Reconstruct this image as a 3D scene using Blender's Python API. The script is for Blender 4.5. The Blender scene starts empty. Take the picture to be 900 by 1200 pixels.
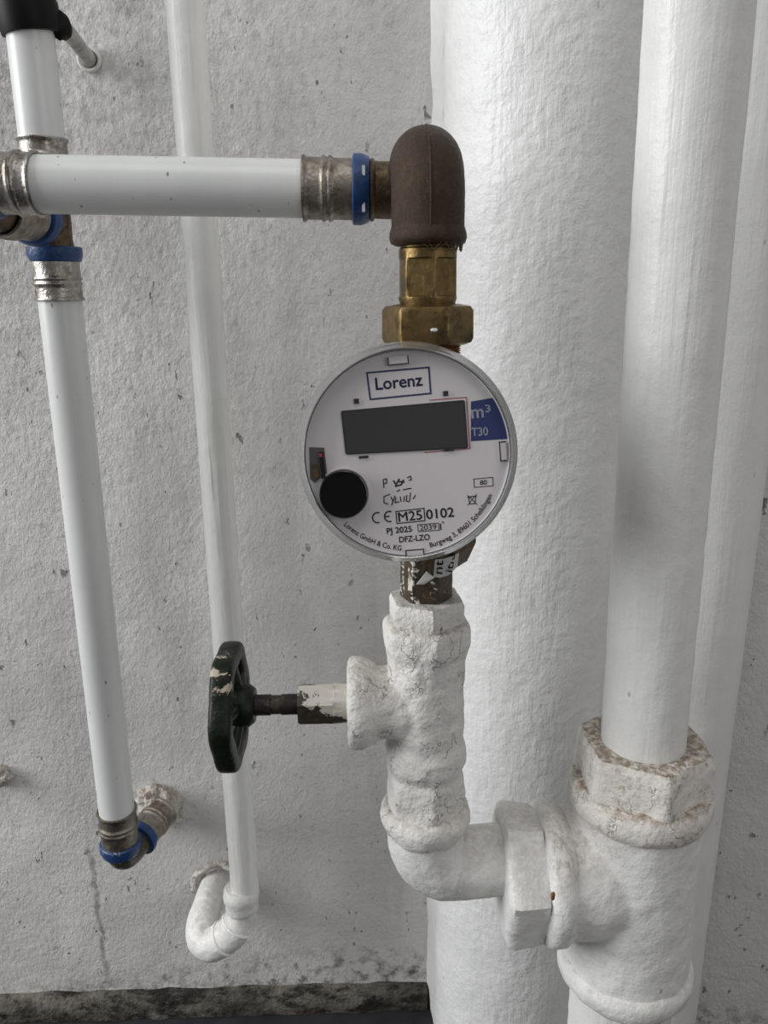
import bpy, math, random
from mathutils import Vector, Matrix, noise

random.seed(7)
S = bpy.context.scene
COL = S.collection
PI = math.pi

# ------------------------------------------------------------------ camera
CAM_Z = 0.617
PITCH, YAW, ROLL, FPX = math.radians(16), math.radians(1.3), math.radians(0.66), 900.0
CAM = Vector((0, 0, CAM_Z))
FWD = Vector((math.sin(YAW) * math.cos(PITCH), math.cos(YAW) * math.cos(PITCH), -math.sin(PITCH)))
R0 = Vector((math.cos(YAW), -math.sin(YAW), 0))
U0 = R0.cross(FWD)
RIGHT = R0 * math.cos(ROLL) - U0 * math.sin(ROLL)
UP = U0 * math.cos(ROLL) + R0 * math.sin(ROLL)
cd = bpy.data.cameras.new('camera')
cd.sensor_fit = 'VERTICAL'
cd.sensor_height = 36.0
cd.lens = 36.0 * FPX / 1200.0
cd.clip_start = 0.005
cam = bpy.data.objects.new('camera', cd)
m3 = Matrix((RIGHT, UP, -FWD)).transposed()
cam.matrix_world = Matrix.Translation(CAM) @ m3.to_4x4()
COL.objects.link(cam)
S.camera = cam

# ------------------------------------------------------------------ light
w = bpy.data.worlds.new('room_light')
S.world = w
w.use_nodes = True
bg = w.node_tree.nodes['Background']
bg.inputs[0].default_value = (0.985, 0.985, 1.0, 1)
bg.inputs[1].default_value = 0.245


def area(name, loc, target, sx, sy, power, col):
    l = bpy.data.lights.new(name, 'AREA')
    l.shape = 'RECTANGLE'
    l.size, l.size_y, l.energy, l.color = sx, sy, power, col
    o = bpy.data.objects.new(name, l)
    o.location = loc
    d = Vector(target) - Vector(loc)
    o.rotation_euler = d.to_track_quat('-Z', 'Y').to_euler()
    COL.objects.link(o)
    return o


area('window_daylight', (-2.2, 0.0, 1.35), (0, 0.45, 0.5), 1.1, 1.7, 60, (0.97, 0.985, 1.0))
area('door_daylight', (1.4, -1.3, 1.1), (0.3, 0.5, 0.3), 0.9, 1.6, 7, (1.0, 0.99, 0.98))
area('ceiling_daylight', (-0.2, -0.3, 2.2), (0.1, 0.5, 0.4), 1.2, 0.8, 7, (1.0, 0.99, 0.98))

S.view_settings.view_transform = 'Standard'
S.view_settings.look = 'None'
S.view_settings.gamma = 1
S.view_settings.use_curve_mapping = False
S.view_settings.exposure = 0.0

# ------------------------------------------------------------------ helpers
WALL = 0.545          # distance of the back wall from the camera


def P(px, py, L):
    d = FWD + RIGHT * ((px - 450) / FPX) + UP * ((600 - py) / FPX)
    return CAM + d * (L / d.y)


def depth(p):
    return (p - CAM).dot(FWD)


def W(px, p):
    """a length of px pixels at point p, in metres"""
    return px * depth(p) / FPX


def fbm(v, octaves=3):
    a, s, t = 1.0, 1.0, 0.0
    for _ in range(octaves):
        t += a * noise.noise(v * s)
        a *= .5
        s *= 2.1
    return t


def hexr(th):
    a = (th % (PI / 3)) - PI / 6
    return math.cos(PI / 6) / math.cos(a)


class MB:
    def __init__(s):
        s.v, s.f = [], []

    def rings(s, rings, cap0=True, cap1=True):
        base = len(s.v)
        n = len(rings[0])
        for r in rings:
            s.v += r
        for i in range(len(rings) - 1):
            a, b = base + i * n, base + (i + 1) * n
            for j in range(n):
                k = (j + 1) % n
                s.f.append((a + j, a + k, b + k, b + j))
        if cap0:
            s.f.append(tuple(base + j for j in reversed(range(n))))
        if cap1:
            e = base + (len(rings) - 1) * n
            s.f.append(tuple(e + j for j in range(n)))
        return s

    def tube(s, pts, rad, seg=40, amp=0, sc=120, up=None, lob=None, cap0=True, cap1=True):
        pts = [Vector(p) for p in pts]
        if not isinstance(rad, (list, tuple)):
            rad = [rad] * len(pts)
        n = len(pts)
        t = []
        for i in range(n):
            a = pts[max(0, i - 1)]
            b = pts[min(n - 1, i + 1)]
            t.append((b - a).normalized())
        x = Vector(up) if up else (Vector((0, 0, 1)) if abs(t[0].z) < .8 else Vector((1, 0, 0)))
        x = (x - t[0] * x.dot(t[0])).normalized()
        R = []
        for i in range(n):
            x = (x - t[i] * x.dot(t[i])).normalized()
            y = t[i].cross(x)
            ring = []
            for j in range(seg):
                a = 2 * PI * j / seg
                d = x * math.cos(a) + y * math.sin(a)
                r = rad[i]
                p = pts[i] + d * r
                if amp:
                    p = p + d * (amp * fbm(p * sc))
                ring.append(p)
            R.append(ring)
        return s.rings(R, cap0, cap1)

    def lathe(s, a, axis, prof, seg=60, amp=0, sc=120, ph=0.0, cap0=True, cap1=True, up=None, sub=0):
        """prof: (distance along axis, radius[, hexagonal share])"""
        a, axis = Vector(a), Vector(axis).normalized()
        x = Vector(up) if up else (Vector((0, 0, 1)) if abs(axis.z) < .8 else Vector((1, 0, 0)))
        x = (x - axis * x.dot(axis)).normalized()
        y = axis.cross(x)
        q = []
        for i, e in enumerate(prof):
            e = (e[0], e[1], e[2] if len(e) > 2 else 0)
            if sub and i:
                p = q[-1]
                k = max(1, int(math.hypot(e[0] - p[0], e[1] - p[1]) / sub))
                for m in range(1, k):
                    u = m / k
                    q.append(tuple(p[c] + (e[c] - p[c]) * u for c in range(3)))
            q.append(e)
        R = []
        for tt, r, h in q:
            ring = []
            for j in range(seg):
                th = 2 * PI * j / seg
                rr = r * ((1 - h) + h * hexr(th + ph))
                d = x * math.cos(th) + y * math.sin(th)
                p = a + axis * tt + d * rr
                if amp:
                    g = fbm(p * sc)
                    p = p + d * (amp * g) + axis * (amp * .5 * noise.noise(p * sc + Vector((7, 3, 1))))
                ring.append(p)
            R.append(ring)
        return s.rings(R, cap0, cap1)

    def torus(s, c, axis, R, r, seg=60, ts=12, amp=0, sc=150, squash=1.0):
        c, axis = Vector(c), Vector(axis).normalized()
        x = Vector((0, 0, 1)) if abs(axis.z) < .8 else Vector((1, 0, 0))
        x = (x - axis * x.dot(axis)).normalized()
        y = axis.cross(x)
        base = len(s.v)
        for i in range(seg):
            a = 2 * PI * i / seg
            d = x * math.cos(a) + y * math.sin(a)
            for j in range(ts):
                b = 2 * PI * j / ts
                n = d * math.cos(b) + axis * math.sin(b) * squash
                p = c + d * R + n * r
                if amp:
                    p = p + n * (amp * fbm(p * sc))
                s.v.append(p)
        for i in range(seg):
            for j in range(ts):
                i2, j2 = (i + 1) % seg, (j + 1) % ts
                s.f.append((base + i * ts + j, base + i2 * ts + j, base + i2 * ts + j2, base + i * ts + j2))
        return s

    def box(s, c, sx, sy, sz, m=None):
        m = m or Matrix.Identity(3)
        b = len(s.v)
        for k in range(8):
            l = Vector(((sx if k & 1 else -sx) / 2, (sy if k & 2 else -sy) / 2, (sz if k & 4 else -sz) / 2))
            s.v.append(Vector(c) + m @ l)
        for f in ((0, 2, 3, 1), (4, 5, 7, 6), (0, 1, 5, 4), (2, 6, 7, 3), (0, 4, 6, 2), (1, 3, 7, 5)):
            s.f.append(tuple(b + i for i in f))
        return s

    def blob(s, c, rx, ry, rz, amp=.2, sc=80, n=28, seed=0):
        c = Vector(c)
        R = []
        for i in range(1, n):
            t = PI * i / n
            ring = []
            for j in range(n * 2):
                a = PI * j / n
                d = Vector((math.sin(t) * math.cos(a), math.sin(t) * math.sin(a), math.cos(t)))
                g = 1 + amp * fbm(d * sc + Vector((seed, seed * 2.3, 1)), 4)
                ring.append(c + Vector((d.x * rx, d.y * ry, d.z * rz)) * g)
            R.append(ring)
        R.reverse()
        return s.rings(R)


WLOC = {}


def thing(name, label, cat, loc, group=None):
    o = bpy.data.objects.new(name, None)
    o.empty_display_size = .01
    COL.objects.link(o)
    o.location = loc
    o['label'] = label
    o['category'] = cat
    if group:
        o['group'] = group
    WLOC[o] = Vector(loc)
    return o


def obj(name, mb, m, parent=None, smooth=True, angle=38, label=None, origin=None, centre=None, fuse=None):
    me = bpy.data.meshes.new(name)
    org = WLOC[parent] if parent is not None else Vector(origin or (0, 0, 0))
    piv = Vector(centre) if centre is not None else org
    me.from_pydata([tuple(v - piv) for v in mb.v], [], mb.f)
    me.validate()
    if smooth:
        me.polygons.foreach_set('use_smooth', [True] * len(me.polygons))
        me.set_sharp_from_angle(angle=math.radians(angle))
    me.materials.append(m)
    o = bpy.data.objects.new(name, me)
    COL.objects.link(o)
    if parent is not None:
        o.parent = parent
        o.location = piv - org
    else:
        o.location = piv
    WLOC[o] = piv
    if fuse:
        r = o.modifiers.new('fuse', 'REMESH')
        r.mode = 'VOXEL'
        r.voxel_size = fuse[0]
        r.use_smooth_shade = True
        q = o.modifiers.new('soften', 'SMOOTH')
        q.factor, q.iterations = .5, fuse[1]
    if label:
        o['label'] = label
    return o


def catmull(pts, k=8):
    pts = [Vector(p) for p in pts]
    q = [pts[0] * 2 - pts[1]] + pts + [pts[-1] * 2 - pts[-2]]
    out = []
    for i in range(1, len(q) - 2):
        p0, p1, p2, p3 = q[i - 1:i + 3]
        for j in range(k):
            t = j / k
            out.append(.5 * ((2 * p1) + (p2 - p0) * t + (2 * p0 - 5 * p1 + 4 * p2 - p3) * t * t + (3 * p1 - p0 - 3 * p2 + p3) * t ** 3))
    out.append(pts[-1])
    return out


def bend(p0, c, p1, r, k=14):
    """straight - fillet arc - straight"""
    p0, c, p1 = Vector(p0), Vector(c), Vector(p1)
    a, b = (p0 - c).normalized(), (p1 - c).normalized()
    ang = a.angle(b)
    d = r / math.tan(ang / 2)
    o = c + (a + b).normalized() * (r / math.sin(ang / 2))
    s, e = c + a * d - o, c + b * d - o
    w_ = s.angle(e)
    out = [p0]
    for i in range(k + 1):
        t = i / k
        v = (s * math.sin((1 - t) * w_) + e * math.sin(t * w_)) / math.sin(w_)
        out.append(o + v)
    out.append(p1)
    return out


def dense(pts, step):
    out = []
    for a, b in zip(pts, pts[1:]):
        n = max(1, int((b - a).length / step))
        out += [a.lerp(b, i / n) for i in range(n)]
    return out + [pts[-1]]


# ------------------------------------------------------------------ materials
class NT:
    def __init__(s, name):
        s.m = bpy.data.materials.new(name)
        s.m.use_nodes = True
        s.t = s.m.node_tree
        s.b = s.t.nodes['Principled BSDF']
        s.tc = s.t.nodes.new('ShaderNodeTexCoord').outputs['Object']

    def n(s, kind, **kw):
        nd = s.t.nodes.new(kind)
        for k, v in kw.items():
            setattr(nd, k, v)
        return nd

    def link(s, a, b):
        s.t.links.new(a, b)

    def mapped(s, scale=(1, 1, 1), loc=(0, 0, 0), rot=(0, 0, 0)):
        mp = s.n('ShaderNodeMapping')
        s.link(s.tc, mp.inputs[0])
        mp.inputs['Scale'].default_value = scale
        mp.inputs['Location'].default_value = loc
        mp.inputs['Rotation'].default_value = rot
        return mp.outputs[0]

    def noise(s, scale, detail=4, rough=.55, vec=None, dist=0):
        nd = s.n('ShaderNodeTexNoise')
        s.link(vec or s.tc, nd.inputs['Vector'])
        nd.inputs['Scale'].default_value = scale
        nd.inputs['Detail'].default_value = detail
        nd.inputs['Roughness'].default_value = rough
        nd.inputs['Distortion'].default_value = dist
        return nd.outputs[0]

    def voro(s, scale, vec=None, feature='F1'):
        nd = s.n('ShaderNodeTexVoronoi', feature=feature)
        s.link(vec or s.tc, nd.inputs['Vector'])
        nd.inputs['Scale'].default_value = scale
        return nd.outputs['Distance']

    def ramp(s, fac, lo, hi, a=0.0, b=1.0):
        nd = s.n('ShaderNodeMapRange')
        nd.clamp = True
        s.link(fac, nd.inputs[0])
        nd.inputs[1].default_value = lo
        nd.inputs[2].default_value = hi
        nd.inputs[3].default_value = a
        nd.inputs[4].default_value = b
        return nd.outputs[0]

    def math(s, op, a, b):
        nd = s.n('ShaderNodeMath', operation=op)
        for i, x in enumerate((a, b)):
            if isinstance(x, (int, float)):
                nd.inputs[i].default_value = x
            else:
                s.link(x, nd.inputs[i])
        return nd.outputs[0]

    def sep(s, vec=None):
        nd = s.n('ShaderNodeSeparateXYZ')
        s.link(vec or s.tc, nd.inputs[0])
        return nd.outputs

    def mix(s, fac, a, b):
        nd = s.n('ShaderNodeMix', data_type='RGBA')
        for i, x in ((0, fac), (6, a), (7, b)):
            if isinstance(x, (int, float)):
                nd.inputs[i].default_value = x
            elif isinstance(x, tuple):
                nd.inputs[i].default_value = x + (1,)
            else:
                s.link(x, nd.inputs[i])
        return nd.outputs[2]

    def bump(s, h, dist, strength=1.0, prev=None):
        nd = s.n('ShaderNodeBump')
        s.link(h, nd.inputs['Height'])
        nd.inputs['Distance'].default_value = dist
        nd.inputs['Strength'].default_value = strength
        if prev:
            s.link(prev, nd.inputs['Normal'])
        return nd.outputs[0]

    def done(s, color=None, rough=.5, metal=0.0, normal=None, spec=.5, **kw):
        b = s.b
        if color is not None:
            if isinstance(color, tuple):
                b.inputs['Base Color'].default_value = color + (1,)
            else:
                s.link(color, b.inputs['Base Color'])
        for k, v in (('Roughness', rough), ('Metallic', metal), ('Specular IOR Level', spec)):
            if isinstance(v, (int, float)):
                b.inputs[k].default_value = v
            else:
                s.link(v, b.inputs[k])
        if normal:
            s.link(normal, b.inputs['Normal'])
        for k, v in kw.items():
            b.inputs[k.replace('_', ' ')].default_value = v
        return s.m


def plain(name, c, rough=.5, metal=0.0, spec=.5):
    return NT(name).done(c, rough, metal, spec=spec)


def mat_wall():
    t = NT('wall_paint')
    big = t.noise(7, 5, .6)
    mid = t.noise(35, 5, .65)
    stre = t.noise(30, 4, .6, t.mapped((1, 1, .10)))
    c = t.mix(t.ramp(big, .35, .68), (.72, .705, .685), (.61, .595, .575))
    c = t.mix(t.ramp(mid, .52, .75, 0, .35), c, (.50, .49, .47))
    c = t.mix(t.ramp(stre, .55, .75, 0, .45), c, (.42, .41, .39))
    # greyer dirt on the upper left of the wall
    x, y, z = t.sep()
    up = t.math('MULTIPLY', t.ramp(z, .40, .85), t.ramp(x, .06, -.22))
    fine = t.noise(190, 5, .75, t.mapped((1, 1, .7)))
    c = t.mix(t.math('MULTIPLY', up, t.ramp(fine, .42, .60, 0, .8)), c, (.30, .295, .28))
    c = t.mix(t.ramp(fine, .60, .72, 0, .6), c, (.30, .29, .27))
    # ragged dark pits and specks
    rag = t.noise(150, 4, .6, t.mapped((1, 1, .55), (2, 5, 1)))
    pits = t.math('MULTIPLY', t.ramp(rag, .655, .70), t.ramp(t.noise(33, 2), .46, .56))
    pv = t.voro(95, t.mapped((1, 1, .6), (3, 1, 2)))
    pits = t.math('MAXIMUM', pits, t.math('MULTIPLY', t.ramp(pv, .10, .06), t.ramp(t.noise(50, 3), .58, .63)))
    c = t.mix(t.math('MULTIPLY', pits, .75), c, (.11, .105, .10))
    # mould climbing from the foot of the wall, thicker towards the drain pipe
    hgt = t.math('ADD', .024, t.math('MULTIPLY', t.math('MULTIPLY', t.ramp(x, -.32, -.05), t.ramp(x, .06, .03)), .032))
    mould = t.math('MULTIPLY', t.ramp(t.math('SUBTRACT', hgt, z), -.012, .012), t.ramp(t.noise(70, 6, .75), .46, .64))
    c = t.mix(t.math('MULTIPLY', mould, .85), c, (.065, .06, .048))
    # drip stain below the press elbow
    dx_ = t.math('ADD', t.math('SUBTRACT', x, DRIP_X), t.math('MULTIPLY', t.math('SUBTRACT', t.noise(45, 3), .5), .012))
    dm = t.math('MULTIPLY', t.ramp(t.math('ABSOLUTE', dx_, 0), .0030, .0010), t.math('MULTIPLY', t.ramp(z, DRIP_Z0 - .004, DRIP_Z0), t.ramp(z, DRIP_Z1 + .01, DRIP_Z1 - .01)))
    c = t.mix(t.math('MULTIPLY', dm, t.ramp(t.noise(110, 4, .7), .35, .6, .15, .75)), c, (.20, .19, .17))
    h = t.math('ADD', t.math('MULTIPLY', t.noise(270, 5, .68, t.mapped((1, 1, .75))), 1.0), t.math('MULTIPLY', t.noise(620, 2, .5), .18))
    nb = t.bump(t.noise(60, 2, .5), .0012, 1)
    nb = t.bump(h, .0015, 1, nb)
    nb = t.bump(t.math('SUBTRACT', 1.0, pits), .0012, 1, nb)
    return t.done(c, .62, 0, nb, .3)


DRIP_X = P(112, 1040, WALL).x
DRIP_Z0, DRIP_Z1 = P(112, 1142, WALL).z, P(112, 985, WALL).z


def mat_paint(name, base=(.74, .735, .71), streak=(1, 1, .05), sscale=260, bump=.0009, lump=.0012, dirt=.25, dirtc=(.42, .40, .37), rough=.42, chips=0.5, brown=0.0, cvor=120, cthr=.59, crack=0.0, stain=None):
    t = NT(name)
    st = t.noise(sscale, 3, .55, t.mapped(streak))
    lm = t.noise(140, 4, .6)
    c = t.mix(t.ramp(t.noise(18, 4, .6), .4, .72, 0, .5), base, tuple(x * .86 for x in base))
    c = t.mix(t.ramp(st, .55, .8, 0, dirt), c, dirtc)
    if brown:
        c = t.mix(t.math('MULTIPLY', t.ramp(t.noise(70, 5, .7), .50, .66), t.ramp(t.noise(330, 4, .7), .44, .6, 0, brown)), c, (.20, .135, .085))
    if brown:
        nz_ = t.sep(t.n('ShaderNodeNewGeometry').outputs['Normal'])[2]
        top = t.math('MULTIPLY', t.ramp(nz_, .25, .9), t.ramp(t.noise(260, 5, .75), .36, .58, 0, min(1, brown * 1.6)))
        c = t.mix(top, c, (.22, .165, .115))
    if chips:
        pv = t.voro(cvor, t.mapped((1, 1, .45)))
        pit = t.math('MULTIPLY', t.ramp(pv, .13, .06), t.ramp(t.noise(47, 2), cthr, cthr + .06))
        c = t.mix(t.math('MULTIPLY', pit, chips), c, (.06, .055, .05))
    if stain:
        vm = t.n('ShaderNodeVectorMath', operation='DISTANCE')
        t.link(t.tc, vm.inputs[0])
        vm.inputs[1].default_value = stain[0]
        near = t.ramp(vm.outputs['Value'], stain[1], stain[1] * .35)
        sp_ = t.math('MULTIPLY', near, t.ramp(t.noise(330, 4, .7, t.mapped((1, 1, .7))), .50, .60))
        c = t.mix(t.math('MULTIPLY', near, .35), c, (.50, .44, .38))
        c = t.mix(t.math('MULTIPLY', sp_, .8), c, (.16, .12, .085))
    if crack:
        ce_ = t.math('ABSOLUTE', t.math('SUBTRACT', t.noise(85, 3, .6, t.mapped((1, 1, .8), (4, 1, 7))), .5), 0)
        ck_ = t.math('MULTIPLY', t.ramp(ce_, .014, .003), t.ramp(t.noise(75, 3), .50, .58))
        c = t.mix(t.math('MULTIPLY', ck_, crack), c, (.22, .19, .16))
        lm = t.math('SUBTRACT', lm, t.math('MULTIPLY', ck_, .18))
    h = t.math('ADD', t.math('MULTIPLY', t.math('MULTIPLY', st, t.ramp(t.noise(22, 2), .35, .65, .25, 1.1)), 1.0), t.math('MULTIPLY', t.noise(700, 2, .5), .12))
    nb = t.bump(lm, lump, 1)
    nb = t.bump(h, bump, 1, nb)
    return t.done(c, rough, 0, nb, .45)


def mat_metal(name, c1, c2, c3, sc=220, rough=(.25, .5), metal=1.0, bump=.0004):
    t = NT(name)
    c = t.mix(t.ramp(t.noise(sc, 5, .65), .38, .64), c1, c2)
    c = t.mix(t.ramp(t.noise(sc * .45, 4, .7), .52, .66, 0, .9), c, c3)
    nb = t.bump(t.noise(sc * 3, 4, .6), bump, 1)
    return t.done(c, t.ramp(t.noise(sc * .8, 3), .3, .7, rough[0], rough[1]), metal, nb, .5)


def mat_peel(name, under, under2, paint, thr, axis=2, lo=0, hi=1, weight=.35, sc=130, ax2=None, spec=.5):
    """bare metal under flaking paint; more paint towards one end of the axis"""
    t = NT(name)
    xyz = t.sep()
    q = xyz[axis] if ax2 is None else t.math('ADD', xyz[axis], t.math('MULTIPLY', xyz[ax2[0]], ax2[1]))
    g = t.ramp(q, lo, hi, -weight, weight)
    f = t.math('ADD', t.noise(sc, 6, .68, dist=.5), g)
    k = t.ramp(f, thr, thr + .025)
    u = t.mix(t.ramp(t.noise(300, 4, .6), .4, .65), under, under2)
    c = t.mix(k, u, paint)
    nb = t.bump(k, .0006, 1)
    nb = t.bump(t.noise(420, 4, .6), .0005, 1, nb)
    return t.done(c, t.ramp(k, 0, 1, .35, .6), 0, nb, spec)


M = {}
M['wall'] = mat_wall()
M['drain'] = mat_paint('drain_pipe_paint', (.74, .74, .725), (1, 1, .10), 300, .0006, .0013, .10, (.5, .49, .47), .42, .45)
M['pipe'] = mat_paint('riser_paint', (.73, .725, .70), (1, 1, .03), 240, .0008, .0005, .16, (.45, .43, .41), .40, .5)
M['thin'] = mat_paint('thin_pipe_paint', (.79, .785, .755), (1, 1, .03), 420, .0009, .0004, .34, (.48, .47, .44), .38, .3)
M['lump'] = mat_paint('lumpy_paint', (.72, .705, .67), (1, 1, .8), 330, .0011, .0018, .42, (.44, .41, .37), .5, .75, .30, crack=.75)
M['tee'] = mat_paint('tee_paint', (.73, .725, .70), (1, 1, .7), 260, .0005, .0011, .18, (.46, .44, .41), .42, .5, .22)
TEE_O = P(750, 920, .354)
TEE_O = Vector((TEE_O.x, TEE_O.y, P(750, 1150, .354).z))
M['teebody'] = mat_paint('tee_body_paint', (.73, .725, .70), (1, 1, .7), 260, .0006, .0012, .18, (.46, .44, .41), .42, .5, .22,
                         stain=(tuple(P(666, 972, .318) - TEE_O), .044))
M['dusty'] = mat_paint('dusty_paint', (.68, .655, .61), (1, 1, .8), 300, .0008, .0014, .5, (.36, .30, .25), .6, .8, .75, crack=.6)
M['plastic'] = mat_paint('white_plastic', (.66, .67, .655), (1, 1, .2), 90, .00005, .00012, .06, (.5, .49, .46), .30, .8, 0, 170, .50)
M['plaster'] = mat_paint('broken_plaster', (.55, .52, .48), (1, 1, 1), 160, .003, .004, .5, (.30, .25, .20), .8, .9, .5)
M['nickel'] = mat_metal('nickel_sleeve', (.46, .44, .41), (.28, .255, .225), (.13, .105, .08), 180, (.18, .42))
M['nickeldull'] = mat_metal('tarnished_sleeve', (.34, .31, .27), (.22, .19, .155), (.13, .10, .08), 200, (.32, .55))
M['brass'] = mat_metal('old_brass', (.20, .135, .055), (.125, .085, .035), (.05, .036, .018), 160, (.3, .5), .9, .0002)
M['darkbrass'] = mat_metal('dark_brass', (.15, .105, .06), (.085, .06, .038), (.035, .028, .02), 260, (.35, .6), .8)
M['bronze'] = mat_metal('brown_bronze', (.046, .024, .012), (.028, .016, .009), (.066, .036, .018), 800, (.4, .6), .5, .0004)
M['copper'] = mat_metal('coppery_thread', (.55, .30, .19), (.36, .20, .12), (.2, .12, .07), 300, (.3, .5))
M['blue'] = mat_metal('blue_plastic', (.008, .055, .19), (.007, .042, .15), (.015, .03, .07), 130, (.35, .5), 0.0)
M['bluepaint'] = mat_peel('painted_blue_ring', (.009, .05, .17), (.007, .035, .11), (.55, .53, .5), .63, 0, -1, 1, 0)
M['black'] = plain('black_rubber', (.004, .004, .0045), .5, 0, .15)
M['gloss'] = plain('black_glass', (.002, .002, .0025), .15, 0, .2)
M['steel'] = mat_metal('zinc_steel', (.45, .45, .44), (.32, .32, .31), (.2, .2, .19), 200, (.3, .5))
M['dirtysteel'] = mat_metal('painted_rod', (.48, .475, .45), (.40, .395, .37), (.22, .21, .19), 200, (.4, .6), 0.1)
M['rust'] = plain('rust', (.20, .085, .03), .7)
M['white'] = plain('rosette_white', (.6, .6, .57), .5)
M['wheel'] = mat_peel('green_handwheel', (.004, .0075, .0035), (.009, .013, .006), (.42, .36, .29), .67, 2, .0, .03, .09, 75, (1, -.3), .22)
M['stem'] = mat_metal('dark_stem', (.035, .029, .024), (.02, .017, .015), (.10, .075, .05), 260, (.35, .6), .5)
M['gland'] = mat_peel('peeling_gland', (.055, .042, .030), (.030, .024, .018), (.56, .53, .47), .50, 2, -.010, .010, .24, 120, (0, .7), .35)
M['tail'] = mat_peel('peeling_tail', (.055, .040, .024), (.03, .022, .015), (.62, .58, .52), .58, 0, .02, -.012, .05, 190)
M['ledge'] = None
t = NT('mouldy_ledge')
c = t.mix(t.ramp(t.noise(26, 6, .65, t.mapped((.5, 1, 1))), .36, .62), (.17, .16, .135), (.05, .047, .039))
c = t.mix(t.ramp(t.noise(60, 6, .75, t.mapped((.5, 1, 1))), .46, .58), c, (.020, .018, .015))
M['ledge'] = t.done(c, .85, 0, t.bump(t.noise(160, 5, .6), .004, 1), .2)
t = NT('dark_floor')
M['floor'] = t.done(t.mix(t.ramp(t.noise(40, 4), .4, .7), (.018, .018, .022), (.03, .03, .033)), .5, 0, None, .4)

M['face'] = plain('meter_face', (.68, .645, .645), .45)
M['faceedge'] = plain('meter_ring_white', (.66, .65, .65), .3)
M['navy'] = plain('navy_print', (.014, .018, .10), .5)
M['ink'] = plain('black_print', (.012, .011, .014), .5)
M['red'] = plain('red_print', (.42, .035, .07), .5)
M['tagblue'] = plain('blue_print', (.010, .026, .13), .45)
M['pale'] = plain('pale_print', (.62, .63, .70), .5)
M['lcd'] = plain('lcd_glass', (.036, .033, .032), .12)
M['lcdframe'] = plain('lcd_frame', (.012, .012, .013), .35)
M['paper'] = plain('paper_label', (.62, .61, .60), .6)
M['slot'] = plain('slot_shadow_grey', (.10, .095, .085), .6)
t = NT('clear_cover')
M['clear'] = t.done((.15, .147, .15), .18, 0, None, .5, Transmission_Weight=.40, IOR=1.35)
t = NT('clear_pane')
out = t.t.nodes['Material Output']
tr = t.n('ShaderNodeBsdfTransparent')
tr.inputs[0].default_value = (.95, .95, .955, 1)
gl = t.n('ShaderNodeBsdfGlossy')
gl.inputs['Roughness'].default_value = .03
fr = t.n('ShaderNodeFresnel')
fr.inputs[0].default_value = 1.45
mx = t.n('ShaderNodeMixShader')
t.link(fr.outputs[0], mx.inputs[0])
t.link(tr.outputs[0], mx.inputs[1])
t.link(gl.outputs[0], mx.inputs[2])
t.link(mx.outputs[0], out.inputs['Surface'])
M['pane'] = t.m

# ------------------------------------------------------------------ room shell
mb = MB()
x0, x1, z0, z1 = -1.0, 1.0, 0.0, 1.5
nx, nz = 230, 210
for i in range(nz + 1):
    for j in range(nx + 1):
        x = x0 + (x1 - x0) * j / nx
        z = z0 + (z1 - z0) * i / nz
        mb.v.append(Vector((x, WALL + .0035 * fbm(Vector((x * 6, z * 5, 2)), 3), z)))
for i in range(nz):
    for j in range(nx):
        a = i * (nx + 1) + j
        mb.f.append((a, a + 1, a + nx + 2, a + nx + 1))
wall = obj('wall_back', mb, M['wall'])
wall['kind'] = 'structure'
wall['label'] = 'rough white plastered wall behind all the pipes'

# oblique wall closing the corner on the right
w0 = Vector((P(814, 600, .488).x + .036, WALL - .030, 0))
wd_ = Vector((math.cos(math.radians(14)), -math.sin(math.radians(14)), 0))
wn_ = Vector((-wd_.y, wd_.x, 0)) * -1
mb = MB()
for i in range(151):
    for j in range(61):
        q = w0 + wd_ * (.9 * j / 60) + Vector((0, 0, 1.5 * i / 150))
        mb.v.append(q + wn_ * (.0025 * fbm(q * 6, 3)))
for i in range(150):
    for j in range(60):
        a = i * 61 + j
        mb.f.append((a, a + 1, a + 62, a + 61))
wr = obj('wall_right', mb, M['wall'])
wr['kind'] = 'structure'
wr['label'] = 'white plastered oblique wall at the right edge'

mb = MB().box((0, -.2, -.01), 2.0, 1.6, .02)
fl = obj('floor', mb, M['floor'], smooth=False)
fl['kind'] = 'structure'
fl['label'] = 'dark floor at the foot of the wall'

# mouldy skirting: a low rough kerb along the wall foot
LX1 = P(500, 1160, WALL).x
mb = MB()
R = []
for i in range(160):
    x = -1.0 + (LX1 + 1.0) * i / 159
    dz = .0025 * fbm(Vector((x * 30, 0, 0)), 3)
    dy = .002 * fbm(Vector((x * 45, 5, 0)), 3)
    zt = P(0, 1166, WALL).z * (1 - i / 159) + P(498, 1150, WALL).z * (i / 159)
    zt = zt if x > -.4 else P(0, 1166, WALL).z
    R.append([Vector((x, WALL + .02, .0005)), Vector((x, WALL - .010 + dy, .0005)), Vector((x, WALL - .010 + dy, .012 + dz)),
              Vector((x, WALL - .006 + dy, zt + dz)), Vector((x, WALL + .02, zt + .004 + dz))])
mb.rings(R)
lg = obj('baseboard_back', mb, M['ledge'], angle=60)
lg['kind'] = 'structure'
lg['label'] = 'low mouldy kerb along the foot of the back wall'

# plaster lumps round the pipe holes, parts of the wall
def lump(px, py, rx, rz, ry=.012, seed=0, m='plaster', L=WALL):
    c = P(px, py, L)
    obj('plaster_lump', MB().blob(c, rx, ry, rz, .45, 1.9, 24, seed), M[m], wall, angle=180)


lump(190, 943, .017, .017, .017, 3)
lump(203, 950, .008, .009, .012, 8)
lump(178, 930, .011, .008, .011, 12)
lump(3, 906, .010, .009, .010, 5)
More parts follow.
